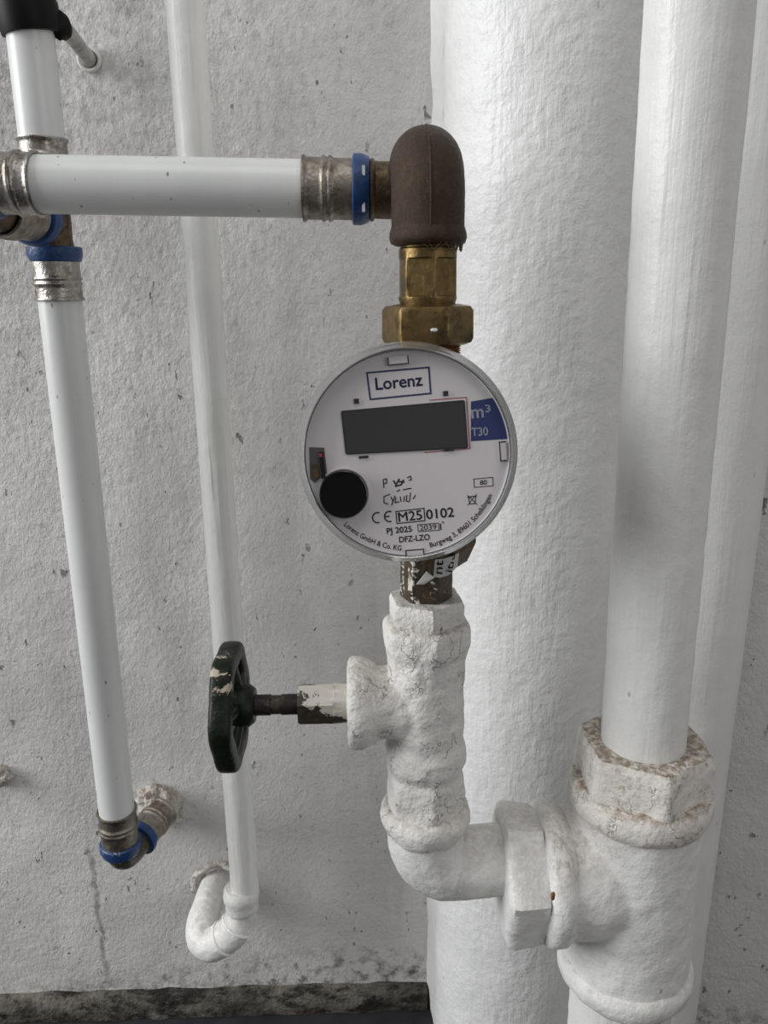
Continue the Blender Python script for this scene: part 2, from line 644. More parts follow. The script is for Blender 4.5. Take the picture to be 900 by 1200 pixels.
# ragged hole rim above the bent pipe stub
c0 = P(258, 1034, WALL)
mb = MB()
mb.tube([c0 + Vector((.022 * math.cos(a), -.003 + .002 * math.sin(5 * a), .020 * math.sin(a))) for a in [PI * (1.08 - 1.1 * i / 30) for i in range(31)]],
        [.0022 + .0014 * abs(noise.noise(Vector((i * .7, 2, 0)))) for i in range(31)], 12, .0012, 300)
obj('plaster_lump', mb, M['plaster'], wall, angle=180)

# ------------------------------------------------------------------ large drain pipe and corner pipe
def vertical(px, py, L):
    p = P(px, py, L)
    return Vector((p.x, p.y, 0))


def zat(px, py, L):
    return P(px, py, L).z


b = vertical(624, 600, .500)
t = thing('drain_pipe', 'broad white-painted drain pipe standing against the wall behind the meter', 'pipe', b)
pts = [b + Vector((0, 0, .001 + 1.45 * i / 200)) for i in range(201)]
obj('pipe', MB().tube(pts, .0632, 96, .0007, 45), M['drain'], t)
# plaster fillet running down between wall and pipe
mb = MB()
R = []
for i in range(140):
    z = .001 + 1.3 * i / 139
    d = .0012 * fbm(Vector((z * 40, 3, 1)), 3)
    xe = b.x - .0632
    sec = [Vector((xe + .012, WALL + .008, z)), Vector((xe - .008 + d, WALL + .008, z))]
    for q in range(9):
        a = q / 8 * PI / 2
        sec.append(Vector((xe - .0065 + d + .0075 * math.sin(a), WALL + .003 - .036 * (1 - math.cos(a)), z)))
    sec.append(Vector((xe + .012, WALL - .033, z)))
    R.append(sec)
mb.rings(R)
obj('plaster_fillet', mb, M['drain'], t, angle=60)

b3 = vertical(814, 600, .488)
t = thing('corner_pipe', 'white-painted pipe in the corner, half hidden behind the thick riser', 'pipe', b3)
pts = [b3 + Vector((0, 0, .001 + 1.45 * i / 120)) for i in range(121)]
obj('pipe', MB().tube(pts, .0400, 72, .0005, 50), M['pipe'], t)

# ------------------------------------------------------------------ riser, tee, lower stub
LT = .354
ax = vertical(750, 920, LT)
A0 = P(752.5, 878, LT)
A1 = P(832, -160, .349)
t = thing('riser_pipe', 'thick white-painted riser pipe going up from the hexagonal bushing', 'pipe', A0)
obj('pipe', MB().tube(dense([A0 + (A0 - A1).normalized() * .01, A1], .006), .0214, 72, .00035, 90), M['pipe'], t)


def zt(py):
    return zat(750, py, LT)


def rp(h, py, px=750, L=LT):
    return W(h, P(px, py, L))


tee = thing('pipe_tee', 'big white-painted pipe tee with dusty bushing at the lower right', 'pipe fitting', ax + Vector((0, 0, zt(1150))))
z = Vector((0, 0, 1))
mb = MB()
h0, h1 = zt(1128), zt(922)
prof = [(h0, rp(66, 1128)), (h0 + .004, rp(71, 1120)), (h0 + .02, rp(71, 1090)), (h1 - .03, rp(71, 980)), (h1 - .008, rp(72, 940)), (h1, rp(70, 922))]
mb.lathe(ax, z, prof, 84, .0008, 90, sub=.0035)
c = P(740, 1018, LT)
XL = Vector((-1, 0, 0))
def dx(px):
    return c.x - P(px, 1018, LT).x


def rb(h):
    return W(h, P(640, 1018, LT))


mb.lathe(c, XL, [(.0, rb(60)), (dx(690), rb(74)), (dx(668), rb(73)), (dx(640), rb(73)), (dx(632), rb(66))], 84, .0008, 90, sub=.0035)
obj('body', mb, M['teebody'], tee, angle=70, fuse=(.0014, 10))
# rims
obj('rim', MB().lathe(ax, z, [(h1 - .013, rp(71, 940)), (h1 - .011, rp(76, 935)), (h1 - .006, rp(81, 925)), (h1 + .001, rp(81, 920)), (h1 + .005, rp(78, 912)), (h1 + .0065, rp(70, 910))],
                      84, .0007, 120, sub=.0025), M['dusty'], tee, angle=60)
obj('rim', MB().lathe(ax, z, [(h0 - .008, rp(58, 1130)), (h0 - .006, rp(70, 1130)), (h0 - .002, rp(75.5, 1125)), (h0 + .005, rp(76.5, 1118)), (h0 + .009, rp(74, 1112)), (h0 + .011, rp(68, 1110))],
                      84, .0007, 120, sub=.0025), M['tee'], tee, angle=60)
obj('rim', MB().lathe(c, XL, [(dx(662), rb(72)), (dx(656), rb(76)), (dx(650), rb(80.5)), (dx(638), rb(80.5)), (dx(632), rb(77)), (dx(629), rb(66))],
                      84, .0007, 120, sub=.0025), M['teebody'], tee, angle=60)
q_ = P(648, 1050, LT - rb(79.5))
obj('rust_spot', MB().blob(q_, .0011, .0008, .0026, .3, 2, 10, 3), M['rust'], tee, label='small rust spot on the side rim')
# hexagonal bushings
g0, g1 = h1 + .004, zt(866)
obj('bushing', MB().lathe(ax, z, [(g0, rp(80, 905), 1), (g1 - .004, rp(79, 880), 1), (g1 - .0005, rp(74, 870), .8), (g1, rp(56, 870)), (g1 - .001, rp(47, 870))],
                          84, .0008, 120, ph=.5, sub=.003), M['dusty'], tee, angle=50, label='dirt-caked hexagonal bushing on top')
obj('bushing', MB().lathe(c, XL, [(dx(631), rb(68)), (dx(628), rb(75), .9), (dx(596), rb(80), 1), (dx(589), rb(78), .9), (dx(585), rb(68), .3), (dx(584), rb(44))],
                          84, .0006, 120, ph=.30, sub=.003), M['tee'], tee, angle=50, label='hexagonal bushing facing the elbow')

e0 = h0 - .006
t = thing('riser_pipe', 'wide white-painted pipe stub leaving the tee downwards to the floor', 'pipe', ax + Vector((0, 0, .0005)))
obj('pipe', MB().tube(dense([ax + Vector((0, 0, e0 + .004)), ax + Vector((0, 0, .0008))], .006), .0290, 72, .0005, 90), M['pipe'], t)

# ------------------------------------------------------------------ valve column
LV = .350
vx = vertical(499.5, 700, LV)


def vz(py):
    return zat(499.5, py, LV)


def vr(h, py):
    return W(h, P(499.5, py, LV))


# painted elbow
EZ = vz(1014)
ec = Vector((vx.x, vx.y, EZ))
armend = P(588, 1018, LT)
t = thing('pipe_elbow', 'white-painted elbow joining the valve bottom to the tee bushing', 'pipe fitting', ec)
pth = bend(vx + Vector((0, 0, vz(952))), ec, Vector((armend.x + .003, armend.y, EZ)), .0205, 18)
pth = dense(pth, .003)
rr = []
for p in pth:
    u = (p.x - vx.x) / (armend.x - vx.x)
    rr.append(.0204 - .0016 * max(0, min(1, (u - .30) * 12)))
obj('body', MB().tube(pth, rr, 64, .0006, 130), M['tee'], t, angle=180)
obj('rim', MB().lathe(vx, z, [(vz(972), vr(43, 970)), (vz(962), vr(49, 960)), (vz(955), vr(52, 955)), (vz(948), vr(52.5, 950)), (vz(941), vr(49, 945)), (vz(938), vr(40, 940))],
                      72, .0009, 140, sub=.002), M['lump'], t, angle=60)

# gate valve
val = thing('gate_valve', 'lumpy white-painted gate valve with a dark green handwheel', 'valve', vx + Vector((0, 0, vz(940))))
mb = MB()
prof = [(vz(941), vr(44, 940)), (vz(938), vr(47.5, 938), .85), (vz(905), vr(48, 905), .85), (vz(898), vr(43, 898), .3), (vz(886), vr(47, 886)), (vz(872), vr(47, 872)), (vz(860), vr(44, 860)),
        (vz(815), vr(44.5, 815)), (vz(772), vr(45.5, 772)), (vz(762), vr(48, 762), .4), (vz(750), vr(53, 750), .5), (vz(733), vr(53.5, 733), .5), (vz(727), vr(50, 727), .3), (vz(724), vr(40, 724))]
mb.lathe(vx, z, prof, 84, .0010, 110, ph=.35, sub=.0025)
vc = Vector((vx.x, vx.y, zat(440, 823, LV)))
def dv(px):
    return vc.x - P(px, 823, LV).x


def rv(h):
    return W(h, P(430, 823, LV))


mb.lathe(vc, XL, [(.004, rv(38)), (dv(470), rv(43)), (dv(455), rv(42)), (dv(445), rv(43)), (dv(435), rv(48))], 72, .0013, 110, sub=.0025)
obj('body', mb, M['lump'], val, angle=70, fuse=(.0011, 4))
obj('bonnet_flange', MB().lathe(vc, XL, [(dv(440), rv(45)), (dv(432), rv(50)), (dv(424), rv(53)), (dv(415), rv(53.5)), (dv(410), rv(51)), (dv(408), rv(46)), (dv(407), rv(20))],
                                72, .0008, 130, sub=.0025), M['lump'], val, angle=60)
obj('union_nut', MB().lathe(vx, z, [(vz(726), vr(44, 726), .9), (vz(722), vr(46.5, 722), 1), (vz(704), vr(46.5, 704), 1), (vz(699), vr(44, 700), .9), (vz(698), vr(30, 700))],
                            72, .0006, 140, ph=.42, sub=.0025), M['lump'], val, angle=45)
obj('gland_nut', MB().lathe(vc, XL, [(dv(409), rv(22)), (dv(392), rv(23)), (dv(391), rv(25), 1), (dv(353), rv(25), 1), (dv(350), rv(23.5), .8), (dv(349.5), rv(10))], 60, .00015, 200, ph=.1, sub=.004),
    M['gland'], val, angle=40, centre=vc + XL * dv(380), label='dark gland nut with flaking white paint')
obj('stem', MB().lathe(vc, XL, [(dv(355), rv(12)), (dv(330), rv(12)), (dv(329), rv(11)), (dv(318), rv(11)), (dv(317), rv(12.2)), (dv(268), rv(12))], 32, .00012, 250, sub=.004), M['stem'], val, label='dark bare valve stem')
# handwheel: lobed rim, spokes, hub
wc = Vector((P(270, 826, LV).x, vx.y, vc.z))
RW = W(72, wc)
mb = MB()
seg, ts = 120, 16
for i in range(seg):
    a = 2 * PI * i / seg
    lob = 1 + .045 * math.cos(6 * a + .3)
    d = Vector((0, math.cos(a), math.sin(a)))
    for j in range(ts):
        bb = 2 * PI * j / ts
        ca, sa = math.cos(bb), math.sin(bb)
        sq = lambda q: math.copysign(abs(q) ** .55, q)
        p = wc + d * (RW * lob - .0048 + .0048 * sq(ca)) + Vector((1, 0, 0)) * (.0056 * sq(sa))
        mb.v.append(p)
for i in range(seg):
    for j in range(ts):
        i2, j2 = (i + 1) % seg, (j + 1) % ts
        mb.f.append((i * ts + j, i2 * ts + j, i2 * ts + j2, i * ts + j2))
hw = obj('handwheel', mb, M['wheel'], val, angle=50, centre=wc, label='dark green lobed handwheel with chipped paint')
mb = MB().lathe(wc, Vector((1, 0, 0)), [(-.004, .003), (-.0035, .009), (.004, .011), (.010, .0105), (.0125, .0085), (.013, .004)], 36, sub=.003)
obj('hub', mb, M['wheel'], hw)
for k in range(5):
    a = 2 * PI * k / 5 + .35
    d = Vector((0, math.cos(a), math.sin(a)))
    sp = dense([wc + Vector((.004, 0, 0)) + d * .008, wc + Vector((.001, 0, 0)) + d * (RW - .006)], .004)
    obj('spoke', MB().tube(sp, .0036, 12), M['wheel'], hw)

# ------------------------------------------------------------------ brass union above the meter
uni = thing('brass_union', 'old brass hexagonal union between the brown elbow and the meter', 'pipe fitting', vx + Vector((0, 0, vz(404))))
obj('union_nut', MB().lathe(vx, z, [(vz(404), vr(44, 404), .6), (vz(401), vr(52, 400), .85), (vz(396), vr(54.5, 396), 1), (vz(364), vr(54.5, 364), 1), (vz(359), vr(51, 359), .8), (vz(357), vr(40, 357)), (vz(356), vr(33, 357))],
                            96, ph=.16, sub=.003), M['brass'], uni, angle=30)
obj('tail_piece', MB().lathe(vx, z, [(vz(360), vr(31, 360)), (vz(350), vr(34, 350)), (vz(347.5), vr(34, 348)), (vz(346), vr(35, 346), 1), (vz(304), vr(35, 304), 1), (vz(302.5), vr(34, 302)), (vz(292), vr(34, 292)), (vz(290), vr(32, 290)), (vz(278), vr(31, 278))],
                             96, ph=.36, sub=.003), M['brass'], uni, angle=28)
# small pale chips on the nut
mb = MB().blob(Vector((vx.x + W(4, vx + Vector((0, 0, vz(385)))), vx.y - vr(48, 385), vz(384.5))), .0018, .0006, .0008, .3, 2, 10, 2)
obj('paint_chip', mb, M['white'], uni, label='small pale paint chip')

# ------------------------------------------------------------------ brown elbow: vertical arm and an arm to the back
be = Vector((vx.x, vx.y, vz(212)))
LH = .394
t = thing('pipe_elbow', 'brown bronze elbow capping the brass union at the top', 'pipe fitting', vx + Vector((0, 0, vz(285))))
pth = dense(bend(vx + Vector((0, 0, vz(284))), Vector((vx.x, vx.y, vz(186))), Vector((vx.x, LH - .008, vz(186))), .0165, 20), .0022)
obj('body', MB().tube(pth, vr(43.5, 212), 64, .00012, 300), M['bronze'], t, angle=180)
obj('rim', MB().lathe(vx, z, [(vz(288), vr(38, 288)), (vz(285.5), vr(43.5, 286)), (vz(279), vr(45.5, 280)), (vz(273), vr(45, 273)), (vz(266), vr(43, 266))], 64, .0002, 250, sub=.002), M['bronze'], t, angle=60)
# casting seam down the outside of the bend
sm = []
for p in bend(vx + Vector((0, 0, vz(272))), Vector((vx.x, vx.y, vz(186))), Vector((vx.x, LH - .012, vz(186))), .0165, 20):
    sm.append(p)
sm = dense(sm, .002)
sd = []
for i, p in enumerate(sm):
    tg = (sm[min(i + 1, len(sm) - 1)] - sm[max(i - 1, 0)]).normalized()
    nrm = Vector((1, 0, 0)).cross(tg)
    nrm.normalize()
    if nrm.y > 0 and abs(tg.z) > .5:
        nrm = -nrm
    if nrm.z < 0 and abs(tg.y) > .5:
        nrm = -nrm
    sd.append(p + nrm * (vr(43.5, 212) - .00015))
obj('casting_seam', MB().tube(sd, .00055, 10), M['bronze'], t)
# thread sealing hemp curls under the rim
mb = MB()
for k in range(7):
    a0 = -PI * (.15 + .7 * random.random())
    r0 = vr(38 + 5 * random.random(), 288)
    mb.tube(catmull([Vector((vx.x + r0 * math.cos(a0 + q * .2), vx.y + r0 * math.sin(a0 + q * .2), vz(287) - .001 + .002 * math.sin(q * 2.1 + k))) for q in range(5)], 5), .00022, 6)
ob_ = obj('sealing_hemp', mb, M['darkbrass'], t)
ob_['kind'] = 'stuff'

# ------------------------------------------------------------------ press fittings
def sleeve(a, b_, r, name='sleeve', parent=None, m='nickel', flip=False):
    """crimp sleeve from the open end a to the ring end b_: flare, two beads, pressed dimples"""
    a, b_ = Vector(a), Vector(b_)
    d = b_ - a
    l = d.length
    pr = [(0, 1.03), (0, 1.13), (.025, 1.145), (.055, 1.12), (.09, 1.06), (.30, 1.055), (.37, 1.06), (.395, 1.12), (.43, 1.13), (.46, 1.07), (.50, 1.07), (.53, 1.13), (.565, 1.12), (.60, 1.06),
          (.64, 1.05), (.78, 1.045), (.92, 1.055), (1, 1.055)]
    pr = [(u, q * r) for u, q in pr]
    mb = MB().lathe(a, d, [(u * l, q) for u, q in pr], 64, .00018, 170, cap0=False, cap1=False, sub=.0012)
    return obj(name, mb, M[m], parent, angle=60)


def ring(c, d, r, l, parent, m='blue'):
    c, d = Vector(c), Vector(d).normalized()
    mb = MB().lathe(c, d, [(-l * .5, r * 1.0), (-l * .5, r * 1.16), (-l * .42, r * 1.24), (l * .05, r * 1.24), (l * .45, r * 1.14), (l * .5, r * 1.08), (l * .5, r * .95)], 60, .00015, 160)
    o = obj('locking_ring', mb, M[m], parent, angle=35, label='blue plastic locking ring')
    return o


H0 = P(36, 216, LH)
H1 = P(362, 221.5, LH)
RH = W(32.3, P(200, 219, LH))
t = thing('plastic_pipe', 'horizontal white plastic pipe running to the brown elbow', 'pipe', H0)
obj('pipe', MB().tube(dense([H0 + (H0 - H1).normalized() * .02, H1 + (H1 - H0).normalized() * .004], .01), RH, 60), M['plastic'], t)
hd = (H1 - H0).normalized()
# right press elbow
pe = thing('press_fitting', 'nickel press sleeve with blue ring beside the brown elbow', 'pipe fitting', P(413, 221, LH))
sleeve(P(355, 221, LH), P(414, 222, LH), RH, parent=pe, m='nickeldull')
rg = ring(P(423, 222.5, LH), hd, RH * .98, W(20, P(420, 222, LH)), pe)
for yy in (204, 245):
    q = P(426, yy + 1, LH)
    off = (q - P(423, 222.5, LH)).z
    rad = RH * 1.20
    yv = math.sqrt(max(1e-8, rad * rad - off * off))
    obj('sight_slot', MB().box(Vector((q.x, LH - yv, q.z)), .0014, .0016, .0042), M['pale'], rg, smooth=False)
e_c = Vector((vx.x, LH, P(497, 224, LH).z))
pth = [P(432, 222.8, LH)] + [P(440, 223, LH)] + [e_c + Vector((-.002, 0, 0)), e_c + Vector((.008, -.002, 0))]
obj('neck', MB().tube(dense(pth, .003), RH * .98, 48, .00015, 250), M['darkbrass'], pe)
obj('neck_bead', MB().torus(P(436, 223, LH), hd, RH * .97, .0014, 48, 8), M['darkbrass'], pe)

# left vertical run
LP = .485
def lv(py):
    """axis of the left vertical pipe"""
    T = P(34, 25, LP - .004)
    B = P(137, 950, LP + .002)
    u = (T.z - P(80, py, LP).z) / (T.z - B.z)
    return T + (B - T) * u


RL = W(24.4, lv(360))
ld = (lv(900) - lv(100)).normalized()
t = thing('plastic_pipe', 'short white plastic pipe rising from the tee through the black clamp', 'pipe', lv(170))
obj('pipe', MB().tube(dense([lv(178), lv(-130)], .01), RL, 60), M['plastic'], t)
t = thing('plastic_pipe', 'long white plastic pipe dropping from the tee to the wall elbow', 'pipe', lv(968))
obj('pipe', MB().tube(dense([lv(330), lv(972)], .01), RL, 60), M['plastic'], t)

pt = thing('press_tee', 'nickel and brass press tee with blue rings behind the horizontal pipe', 'pipe fitting', lv(260))
sleeve(lv(352), lv(305), RL, parent=pt, m='nickel')
sleeve(lv(164), lv(213), RL, parent=pt, m='nickel')
ring(lv(298), ld, RL, W(17, lv(298)), pt, 'bluepaint')
ring(lv(218), ld, RL, W(15, lv(218)), pt)
bt = lv(259)
fw = Vector((-.015, -1, 0)).normalized()
mb = MB().tube([lv(224), lv(240), lv(262), lv(280), lv(293)], [RL * .92, RL * .86, RL * .88, RL * .86, RL * .92], 48)
mb.tube([bt, bt + fw * .016, bt + fw * .026], [RL * .85] * 3, 48)
obj('body', mb, M['darkbrass'], pt, angle=70)
ring(bt + fw * .026, fw, RL, W(15, bt), pt)
sleeve(bt + fw * .070, bt + fw * .033, RL, parent=pt, m='nickeldull')
# the elbow at the left frame edge which turns the branch into the horizontal pipe
le = thing('press_elbow', 'nickel press elbow at the left edge holding the horizontal pipe', 'pipe fitting', P(-20, 215, LH))
sleeve(P(46, 216, LH), P(2, 215, LH), RH, parent=le, m='nickel')
ring(P(-8, 215, LH), hd, RH, W(17, P(0, 215, LH)), le)
ce = P(-44, 215, LH)
be_ = bt + fw * .070
pth = catmull([P(-6, 215, LH), P(-26, 215, LH), ce + Vector((0, .012, 0)), be_ + fw * .010, bt + fw * .058], 8)
obj('body', MB().tube(pth, RL * .9, 48, .0002, 200), M['darkbrass'], le, angle=180)

# wall elbow at the bottom of the long plastic pipe
we = thing('press_elbow', 'paint-stained press elbow turning the long plastic pipe into the wall', 'pipe fitting', lv(1005))
E = lv(1012)
wend = P(203, 935, WALL + .004)
wd = (wend - E).normalized()
sleeve(lv(952), lv(990), RL * 1.0, parent=we, m='nickeldull')
ring(lv(995), ld, RL * .96, W(15, lv(995)), we, 'bluepaint')
pth = dense(bend(lv(994), E, E + wd * .026, .008, 12), .0025)
obj('body', MB().tube(pth, RL * .86, 48, .0003, 160), M['tail'], we, angle=180)
ring(E + wd * .023, wd, RL * .9, .0075, we, 'bluepaint')
sleeve(E + wd * .052, E + wd * .026, RL * .92, parent=we, m='nickeldull')
obj('wall_stub', MB().tube([E + wd * .045, wend + wd * .01], RL * .82, 40), M['plaster'], we)

# ------------------------------------------------------------------ pipe clamp at the top left
ck = lv(22)
cl = thing('pipe_clamp', 'black rubber-lined pipe clamp on a rod at the top left', 'clamp', ck)
tilt = (ld + Vector((.10, .10, 0))).normalized()
obj('band', MB().lathe(ck, tilt, [(-.0085, RL * 1.02), (-.0085, RL * 1.26), (-.005, RL * 1.32), (.005, RL * 1.32), (.0085, RL * 1.26), (.0085, RL * 1.02)], 60, cap0=False, cap1=False), M['black'], cl, angle=40)
wp = P(105, 70, WALL)
rs = ck + Vector((RL * 1.25, .004, -.002))
obj('lug', MB().blob(rs + Vector((-.001, .001, -.001)), .0060, .007, .0075, .15, 1.2, 16, 4), M['black'], cl)
rodd = (wp - rs).normalized()
obj('threaded_rod', MB().tube(dense([rs, wp + rodd * .008], .005), W(9, wp) * .9, 24), M['dirtysteel'], cl, label='pale painted rod running back to the wall')
obj('rosette', MB().torus(wp + Vector((0, -.001, 0)), Vector((0, 1, 0)), W(12, wp), W(2.4, wp), 40, 10), M['white'], cl)
q = ck + Vector((RL * 1.25, -.003, .0085))
obj('clip', MB().tube(catmull([q + Vector((.0, 0, .016)), q + Vector((.001, 0, .004)), q + Vector((.006, .002, 0)), q + Vector((.008, .003, .003)), q + Vector((.009, .003, .018))], 6), .0011, 10), M['steel'], cl, label='bent steel clip above the clamp')

# ------------------------------------------------------------------ thin painted pipe with a double bend
LC = .499
T0, T1 = P(207, -140, LC - .004), P(287, 1042, LC)
tp = thing('thin_pipe', 'thin white-painted pipe with a double bend into the wall', 'pipe', P(250, 1120, LC))
obj('pipe', MB().tube(dense([T0, T1], .006), .0108, 48, .00025, 110), M['thin'], tp)
obj('socket', MB().lathe(P(284, 1066, LC), (T0 - T1), [(0, .0108), (.003, .0128), (.010, .0130), (.0145, .0142), (.019, .0138), (.023, .0115)], 48, .0004, 150, sub=.0018), M['tee'], tp, angle=60)
K = catmull([P(286, 1050, LC), P(283, 1074, LC), P(270, 1094, LC - .002), P(247, 1106, LC), P(237, 1092, LC + .010), P(243, 1062, LC + .024), P(259, 1018, WALL + .012)], 9)
rad = []
for i, p in enumerate(K):
    u = i / (len(K) - 1)
    base = .0112 if u < .2 else (.0130 if u < .78 else .0118)
    rad.append(base)
for _ in range(3):
    rad = [(rad[max(0, i - 1)] + rad[i] + rad[min(len(rad) - 1, i + 1)]) / 3 for i in range(len(rad))]
obj('double_elbow', MB().tube(K, rad, 48, .0006, 130), M['tee'], tp, angle=180)
for i in (13, 21):
    tg = (K[i + 1] - K[i - 1]).normalized()
    obj('joint_bead', MB().torus(K[i], tg, rad[i] - .0002, .0014, 40, 8, .0003), M['thin'], tp)

# ------------------------------------------------------------------ water meter
MC = P(478, 533, .303)
nrm = Vector((-.028, -math.cos(math.radians(8.5)), math.sin(math.radians(8.5)))).normalized()
ang = math.radians(4.6)
ux = Vector((0, 0, 1)).cross(nrm).normalized() * -1
if ux.x < 0:
    ux = -ux
vy = nrm.cross(ux)
if vy.z < 0:
    vy = -vy
MU = ux * math.cos(ang) + vy * math.sin(ang)
MV = vy * math.cos(ang) - ux * math.sin(ang)
RM = W(128.5, MC)
FD = .0052                      # face plate below the front of the cover
meter = thing('water_meter', 'round white digital water meter with a clear cover and dark display', 'water meter', vx + Vector((0, 0, vz(650))))
back = -nrm
obj('housing', MB().lathe(MC, back, [(.0125, RM * .93), (.013, RM * .955), (.024, RM * .95), (.025, RM * .86), (.034, RM * .80), (.036, RM * .5)], 96), M['black'], meter, label='black meter housing behind the cover')
obj('cover', MB().lathe(MC, back, [(.0240, RM * .955), (.0236, RM * 1.03), (.0215, RM * 1.036), (.0095, RM * 1.036), (.0080, RM * 1.030), (.0060, RM * 1.005), (.0026, RM * .977), (.0006, RM * .961), (0, RM * .954), (.0005, RM * .949), (.0016, RM * .948), (.0120, RM * .948), (.0125, RM * .955)],
                        128, cap0=False, cap1=False), M['clear'], meter, angle=50, label='clear plastic cover rim')
obj('cover_pane', MB().lathe(MC, back, [(.0012, RM * .955), (.0012, .0001)], 96, cap0=False, cap1=False), M['pane'], meter)
obj('inner_ring', MB().lathe(MC, back, [(.0040, RM * .947), (.0036, RM * .943), (.0038, RM * .937), (FD + .0002, RM * .934), (.011, RM * .934), (.011, RM * .947)], 96, cap0=False, cap1=False), M['faceedge'], meter, angle=40)
face = obj('face_plate', MB().lathe(MC, back, [(.0105, RM * .93), (FD, RM * .936), (FD, RM * .5), (FD, .0001)], 96, cap1=False), M['face'], meter, angle=30)


def F(px, py, off=.0):
    """pixel -> (u, v) on the face plane"""
    d = FWD + RIGHT * ((px - 450) / FPX) + UP * ((600 - py) / FPX)
    o = MC + back * (FD - off)
    s = (o - CAM).dot(nrm) / d.dot(nrm)
    p = CAM + d * s - o
    return p.dot(MU), p.dot(MV)


def FP(u, v, off=.00012):
    return MC + back * (FD - off) + MU * u + MV * v


def poly(name, pts, m, off=.00012, parent=None, thick=0):
    mb = MB()
    n = len(pts)
    mb.v = [FP(u, v, off) for u, v in pts]
    ar = sum(pts[i][0] * pts[(i + 1) % n][1] - pts[(i + 1) % n][0] * pts[i][1] for i in range(n))
    mb.f = [tuple(range(n)) if ar > 0 else tuple(reversed(range(n)))]
    if thick:
        mb.v += [FP(u, v, off - thick) for u, v in pts]
        for i in range(n):
            k = (i + 1) % n
            mb.f.append((i, i + n, k + n, k) if ar > 0 else (k, k + n, i + n, i))
    return obj(name, mb, M[m], parent or face, smooth=False)


def strip(name, pts, wdt, m, off=.00012, closed=False, parent=None):
    """mitred print line through points"""
    mb = MB()
    P2 = [Vector(p) for p in pts]
    n = len(P2)
    L_, R_ = [], []
    for i in range(n):
        a = P2[(i - 1) % n] if closed or i else P2[0] - (P2[1] - P2[0])
        b_ = P2[i]
        cc = P2[(i + 1) % n] if closed or i < n - 1 else P2[-1] + (P2[-1] - P2[-2])
        d1, d2 = (b_ - a).normalized(), (cc - b_).normalized()
        n1, n2 = Vector((-d1.y, d1.x)), Vector((-d2.y, d2.x))
        m_ = (n1 + n2).normalized()
        q = wdt / 2 / max(.3, m_.dot(n1))
        L_.append(b_ + m_ * q)
        R_.append(b_ - m_ * q)
    mb.v = [FP(p.x, p.y, off) for p in L_] + [FP(p.x, p.y, off) for p in R_]
    for i in range(n if closed else n - 1):
        k = (i + 1) % n
        mb.f.append((i, i + n, k + n, k))
    return obj(name, mb, M[m], parent or face, smooth=False)


def glyphs(s, bold=0.0):
    cu = bpy.data.curves.new('lettering', 'FONT')
    cu.body = s
    cu.resolution_u = 4
    o = bpy.data.objects.new('lettering', cu)
    COL.objects.link(o)
    dg = bpy.context.evaluated_depsgraph_get()
    me = bpy.data.meshes.new_from_object(o.evaluated_get(dg))
    vs = [Vector((v.co.x, v.co.y)) for v in me.vertices]
    fs = [tuple(p.vertices) for p in me.polygons]
    if bold:
        n, base, f0 = len(vs), list(vs), list(fs)
        for k, (a, b_) in enumerate(((bold, 0), (-bold, 0), (0, bold), (0, -bold))):
            vs = vs + [v + Vector((a, b_)) for v in base]
            fs = fs + [tuple(i + n * (k + 1) for i in f) for f in f0]
    bpy.data.objects.remove(o)
    bpy.data.curves.remove(cu)
    bpy.data.meshes.remove(me)
    return vs, fs


PXM = W(1, MC + back * FD)


def write(s, left, right, hpx, m='ink', name='lettering', bold=.012, off=.00014):
    """text from the left baseline pixel to the right baseline pixel, height of its tallest glyph in pixels"""
    vs, fs = glyphs(s, bold)
    xa, xb = min(v.x for v in vs), max(v.x for v in vs)
    yb = max(v.y for v in vs)
    a, b_ = Vector(F(*left)), Vector(F(*right))
    d = b_ - a
    n = Vector((-d.y, d.x)).normalized()
    k = hpx * PXM / yb
    mb = MB()
    for v in vs:
        q = a + d * ((v.x - xa) / (xb - xa)) + n * (v.y * k)
        mb.v.append(FP(q.x, q.y, off))
    mb.f = fs
    return obj(name, mb, M[m], face, smooth=False)


def write_arc(s, p0, p1, hpx, m='ink'):
    """text following the rim between two baseline pixels, read with the tops towards the centre"""
    vs, fs = glyphs(s, .014)
    xa, xb = min(v.x for v in vs), max(v.x for v in vs)
    yb = max(v.y for v in vs)
    a, b_ = Vector(F(*p0)), Vector(F(*p1))
    ra, rb_ = a.length, b_.length
    f0, f1 = math.atan2(a.y, a.x), math.atan2(b_.y, b_.x)
    if f1 < f0:
        f1 += 2 * PI
    k = hpx * PXM / yb
    mb = MB()
    for v in vs:
        u = (v.x - xa) / (xb - xa)
        f = f0 + (f1 - f0) * u
        r = ra + (rb_ - ra) * u - v.y * k
        mb.v.append(FP(r * math.cos(f), r * math.sin(f), .00014))
    mb.f = fs
    return obj('lettering', mb, M[m], face, smooth=False)


# logo
strip('logo_frame', [F(430, 437), F(502.5, 430.5), F(504.8, 461), F(434, 468)], 2.0 * PXM, 'navy', closed=True)
write('Lorenz', (440.5, 457), (495.5, 451.6), 14.0, 'navy', bold=.018)
# display
def rounded(q, r, n=5):
    q = [Vector(p) for p in q]
    out = []
    for i in range(len(q)):
        a, b_, c_ = q[i - 1], q[i], q[(i + 1) % len(q)]
        s_, e_ = b_ + (a - b_).normalized() * r, b_ + (c_ - b_).normalized() * r
        for k in range(n + 1):
            u = k / n
            out.append(tuple(s_ * (1 - u) ** 2 + b_ * 2 * u * (1 - u) + e_ * u * u))
    return out


